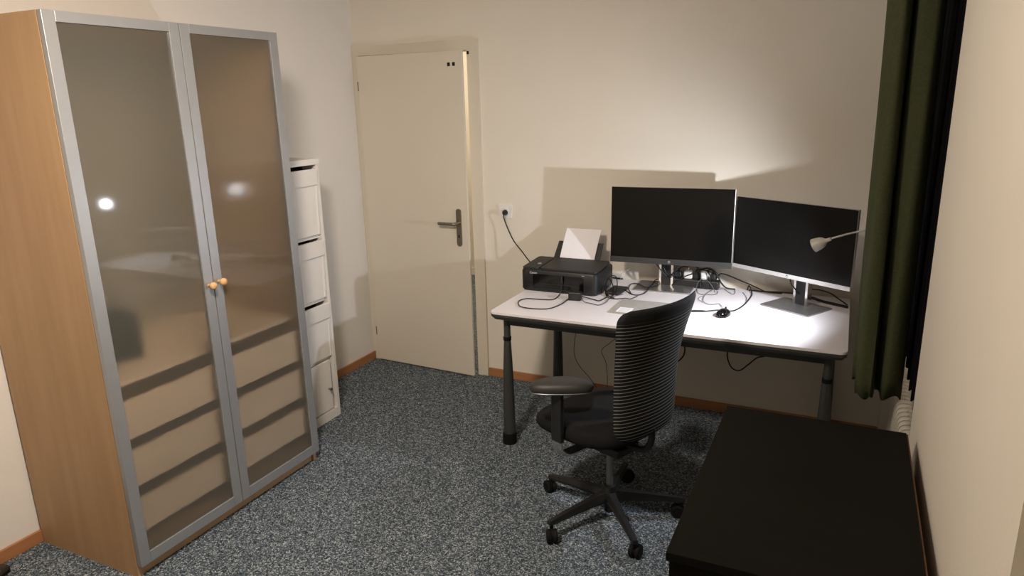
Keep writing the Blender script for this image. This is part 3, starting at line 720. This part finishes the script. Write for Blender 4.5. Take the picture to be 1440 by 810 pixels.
# gas lift and star base
shade_smooth(obj('gas_lift', lathe([(.0145, .13), (.0145, .30), (.024, .301), (.026, .33)], n=20), M['stand'], ch, 'silver gas lift column', local=True))
hub = shade_smooth(obj('base_hub', lathe([(.018, .025), (.022, .03), (.024, .06), (.034, .075), (.040, .10), (.034, .125), (.026, .15), (.020, .152)], n=24), M['black_plastic'], ch, local=True))
for ang in (166, 238, 306, 22, 94):
    a = math.radians(ang)-math.radians(CHA-90)
    d = Vector((math.cos(a), math.sin(a), 0)); n = Vector((-d.y, d.x, 0)); Zv = Vector((0, 0, 1))
    bm = B(); secs = []
    for t, zc, hw, hh in ((.025, .105, .024, .022), (.10, .102, .020, .018), (.20, .094, .017, .014), (.29, .084, .014, .011), (.318, .081, .012, .009)):
        c = d*t+Zv*zc
        secs.append([c+n*hw*.6+Zv*hh, c-n*hw*.6+Zv*hh, c-n*hw-Zv*hh*.2, c-n*hw*.9-Zv*hh, c+n*hw*.9-Zv*hh, c+n*hw-Zv*hh*.2])
    add_loft(bm, secs, False)
    lg = obj('base_arm', bm, M['black_plastic'], hub, local=True)
    # caster (folded into one sub-part: stem, hood and twin wheels)
    bm = B(); c = d*.305; ca = a+1.0+ang*.02; w = Vector((math.cos(ca), math.sin(ca), 0)); tr = Vector((-w.y, w.x, 0))
    add_lathe(bm, [(.008, .05), (.008, .08)], c, (0, 0, 1), 12)
    cc = c+tr*.015+Zv*.0285
    for s in (-1, 1):
        add_lathe(bm, [(.012, .003), (.026, .004), (.0285, .008), (.0285, .018), (.025, .022), (.010, .0225)], cc, w*s, 22)
    add_lathe(bm, [(.022, -.003), (.022, .003)], cc+Zv*.004, w, 18)
    shade_smooth(obj('caster', bm, M['rubber'], ch, local=True), 40)

# ================================================================== BLACK CHEST OF DRAWERS
cx0, cx1, cyA, cyB, chz = 2.637, 3.14, -2.498, -1.672, .78
ct = thing('chest_of_drawers', 'low black-brown chest of drawers against the right wall in the foreground', 'chest of drawers', ((cx0+cx1)/2, (cyA+cyB)/2, 0))
obj('top', box(cx0, cx1, cyA, cyB, chz-.022, chz, bev=.0015), M['chest'], ct)
bm = boxes((cx0+.006, cx1-.006, cyA+.012, cyA+.03, 0, chz-.022), (cx0+.006, cx1-.006, cyB-.03, cyB-.012, 0, chz-.022), (cx0+.03, cx1-.006, cyA+.03, cyB-.03, .05, .068), (cx0+.03, cx0+.045, cyA+.03, cyB-.03, 0, .05))
obj('side_panels', bm, M['chest'], ct)
obj('back_panel', box(cx1-.006, cx1+.004, cyA+.004, cyB-.004, .02, chz-.003), M['chest_back'], ct, 'brown backing board')
for k in range(3):
    z0 = .072+k*.227
    obj('drawer', boxes((cx0+.004, cx0+.022, cyA+.032, cyB-.032, z0, z0+.222), (cx0+.022, cx1-.03, cyA+.045, cyA+.057, z0+.01, z0+.18), (cx0+.022, cx1-.03, cyB-.057, cyB-.045, z0+.01, z0+.18), (cx0+.022, cx1-.03, cyA+.057, cyB-.057, z0+.01, z0+.016), bev=.001), M['chest'], ct)

# ================================================================== CURTAINS
def curtain(name, label, path, z0, z1, m, lean=0., flare=0., seed=0):
    rnd = random.Random(seed)
    P = spline([(x, y, 0) for x, y in path], 8)
    c = sum(P, Vector())/len(P)
    bm = B(); rows = []
    nz = 26
    for j in range(nz+1):
        t = j/nz; z = z0+(z1-z0)*t; row = []
        for i, p in enumerate(P):
            k = 1+flare*(1-t)
            wob = .006*math.sin(3.1*z+i*.35+seed)*(1-.5*t)
            x = c.x+(p.x-c.x)*k+lean*t+wob*.6; y = c.y+(p.y-c.y)*k+wob
            zz = z+(.010*math.sin(i*.42+seed) if j == 0 else 0)
            row.append(bm.verts.new((x, y, zz)))
        rows.append(row)
    for a, b in zip(rows, rows[1:]):
        for i in range(len(P)-1): bm.faces.new((a[i], a[i+1], b[i+1], b[i])).smooth = True
    o = obj(name, bm, m, None, label, 'curtain', 'curtains at the window')
    md = o.modifiers.new('thickness', 'SOLIDIFY'); md.thickness = .003
    return o
curtain('green_curtain', 'dark green curtain hanging at the right end of the desk', [(3.164, -1.15), (3.160, -1.205), (3.135, -1.235), (3.098, -1.235), (3.080, -1.20), (3.074, -1.12), (3.069, -1.17), (3.066, -1.235), (3.052, -1.262), (3.025, -1.255), (3.008, -1.225), (3.004, -1.17), (3.03, -1.13), (3.008, -1.10), (3.0, -1.06), (3.03, -1.02), (3.01, -.98), (3.06, -.94)],
        .705, ZC, M['curtain'], lean=-.022, flare=-.04, seed=1)
curtain('added_dark_curtain', 'added near-black curtain standing in for the dark night window behind the green curtain', [(3.178, -1.42), (3.192, -1.38), (3.178, -1.33), (3.192, -1.28), (3.178, -1.23), (3.192, -1.18), (3.178, -1.12), (3.190, -1.06), (3.178, -.99), (3.190, -.92), (3.18, -.85), (3.19, -.78), (3.18, -.71)], .75, 2.3, M['navy'], seed=3)  # added sheet that blackens the niche strip where the night window would show

# ================================================================== RADIATOR in the niche under the window
rd = thing('radiator', 'white ribbed radiator in the window niche below the curtains', 'radiator', (3.235, -.78, 0))
for k in range(25):
    y = -1.33+k*.046
    bm = B(); add_loft(bm, [[(x, yy, z) for x, z in rrect(3.195, 3.275, .09, .40, .035, 5)] for yy in (y-.015, y-.008)] )
    bm.free()
    bm = B(); secs = []
    for dy, ins in ((-.017, .012), (-.010, .002), (.010, .002), (.017, .012)):
        secs.append([(x, y+dy, z) for x, z in rrect(3.195+ins, 3.275-ins, .09+ins, .42-ins, .03, 5)])
    add_loft(bm, secs)
    obj('section', bm, M['radiator'], rd)
obj('header_pipe', boxes(), M['radiator'], rd) if False else None
obj('pipe', tube([(3.235, -1.36, .13), (3.235, -.2, .13)], .014, 10, smooth=False), M['radiator'], rd)
obj('foot', boxes((3.225, 3.245, -1.25, -1.235, 0, .13), (3.225, 3.245, -.32, -.305, 0, .13)), M['radiator'], rd)

# ================================================================== SHOE at the lower left edge
sh = thing('shoe', 'dark brown rounded shoe toe by the left baseboard before the wardrobe', 'shoe', (.065, -2.66, 0))
bm = B(); secs = []
for t, w, h in ((0, .022, .05), (.03, .030, .055), (.10, .030, .06), (.17, .036, .048), (.22, .036, .036), (.248, .026, .028), (.258, .010, .02)):
    secs.append([(w*math.cos(a), -.13+t, .012+(h-.012)*max(0, math.sin(a)) if math.sin(a) > 0 else .012) for a in [2*PI*k/20 for k in range(20)]])
add_loft(bm, secs)
shade_smooth(obj('upper', bm, M['shoe'], sh, local=True), 60)
bm = B(); add_loft(bm, [[(w*1.06*x_, -.13+t, z) for x_, z in ((1, 0), (1, .0119), (-1, .0119), (-1, 0))] for t, w in ((0, .022), (.03, .030), (.10, .028), (.17, .036), (.22, .036), (.25, .026), (.262, .010))], False)
obj('sole', bm, M['rubber'], sh, local=True)

# ================================================================== LIGHTS
def light(kind, name, loc, energy, col, size=.1, aim=None, **k):
    l = bpy.data.lights.new(name, kind); l.energy = energy; l.color = col
    if kind in ('POINT', 'SPOT'): l.shadow_soft_size = size
    for a, b in k.items(): setattr(l, a, b)
    o = bpy.data.objects.new(name, l); COL.objects.link(o); o.location = loc
    if aim is not None: o.rotation_euler = Vector(aim).to_track_quat('-Z', 'Y').to_euler()
    return o
light('POINT', 'ceiling_light', (1.7, -2.75, 2.33), 46, (1., .87, .74), .12)
light('SPOT', 'added_fill_spot', (1.7, -2.75, 2.34), 124, (1., .87, .74), .12, aim=(-.5, .6, -1.), spot_size=math.radians(130), spot_blend=1.)  # added fill beside the ceiling light, brightens the left and lower walls
LH = H0+HA*.076
light('SPOT', 'lamp_light', LH, 45, (.89, .93, 1.), .018, aim=(-.9, .25, -.36), spot_size=math.radians(174), spot_blend=1.)
light('POINT', 'hallway_light', (.2, 1.5, 2.2), 45, (1., .86, .68), .12)

w = bpy.data.worlds.new('World'); sc.world = w; w.use_nodes = True
w.node_tree.nodes['Background'].inputs['Color'].default_value = (.02, .022, .03, 1)
w.node_tree.nodes['Background'].inputs['Strength'].default_value = .3

# ================================================================== CAMERA
f, cpos, yaw, pitch, roll = 994.644, (2.928, -3.8434, 1.7375), -.4481, -.2593, -.0242
cd = bpy.data.cameras.new('camera'); cam = bpy.data.objects.new('camera', cd); COL.objects.link(cam)
cd.sensor_fit = 'HORIZONTAL'; cd.sensor_width = 36; cd.lens = f*36/1440; cd.clip_start = .02
Fv = Vector((math.sin(yaw)*math.cos(pitch), math.cos(yaw)*math.cos(pitch), math.sin(pitch)))
r0 = Vector((math.cos(yaw), -math.sin(yaw), 0)); u0 = r0.cross(Fv)
rv = r0*math.cos(roll)+u0*math.sin(roll); uv = -r0*math.sin(roll)+u0*math.cos(roll)
cam.matrix_world = Matrix(((rv.x, uv.x, -Fv.x, cpos[0]), (rv.y, uv.y, -Fv.y, cpos[1]), (rv.z, uv.z, -Fv.z, cpos[2]), (0, 0, 0, 1)))
sc.camera = cam
sc.view_settings.view_transform = 'Standard'
sc.view_settings.look = 'None'
sc.view_settings.exposure = 0
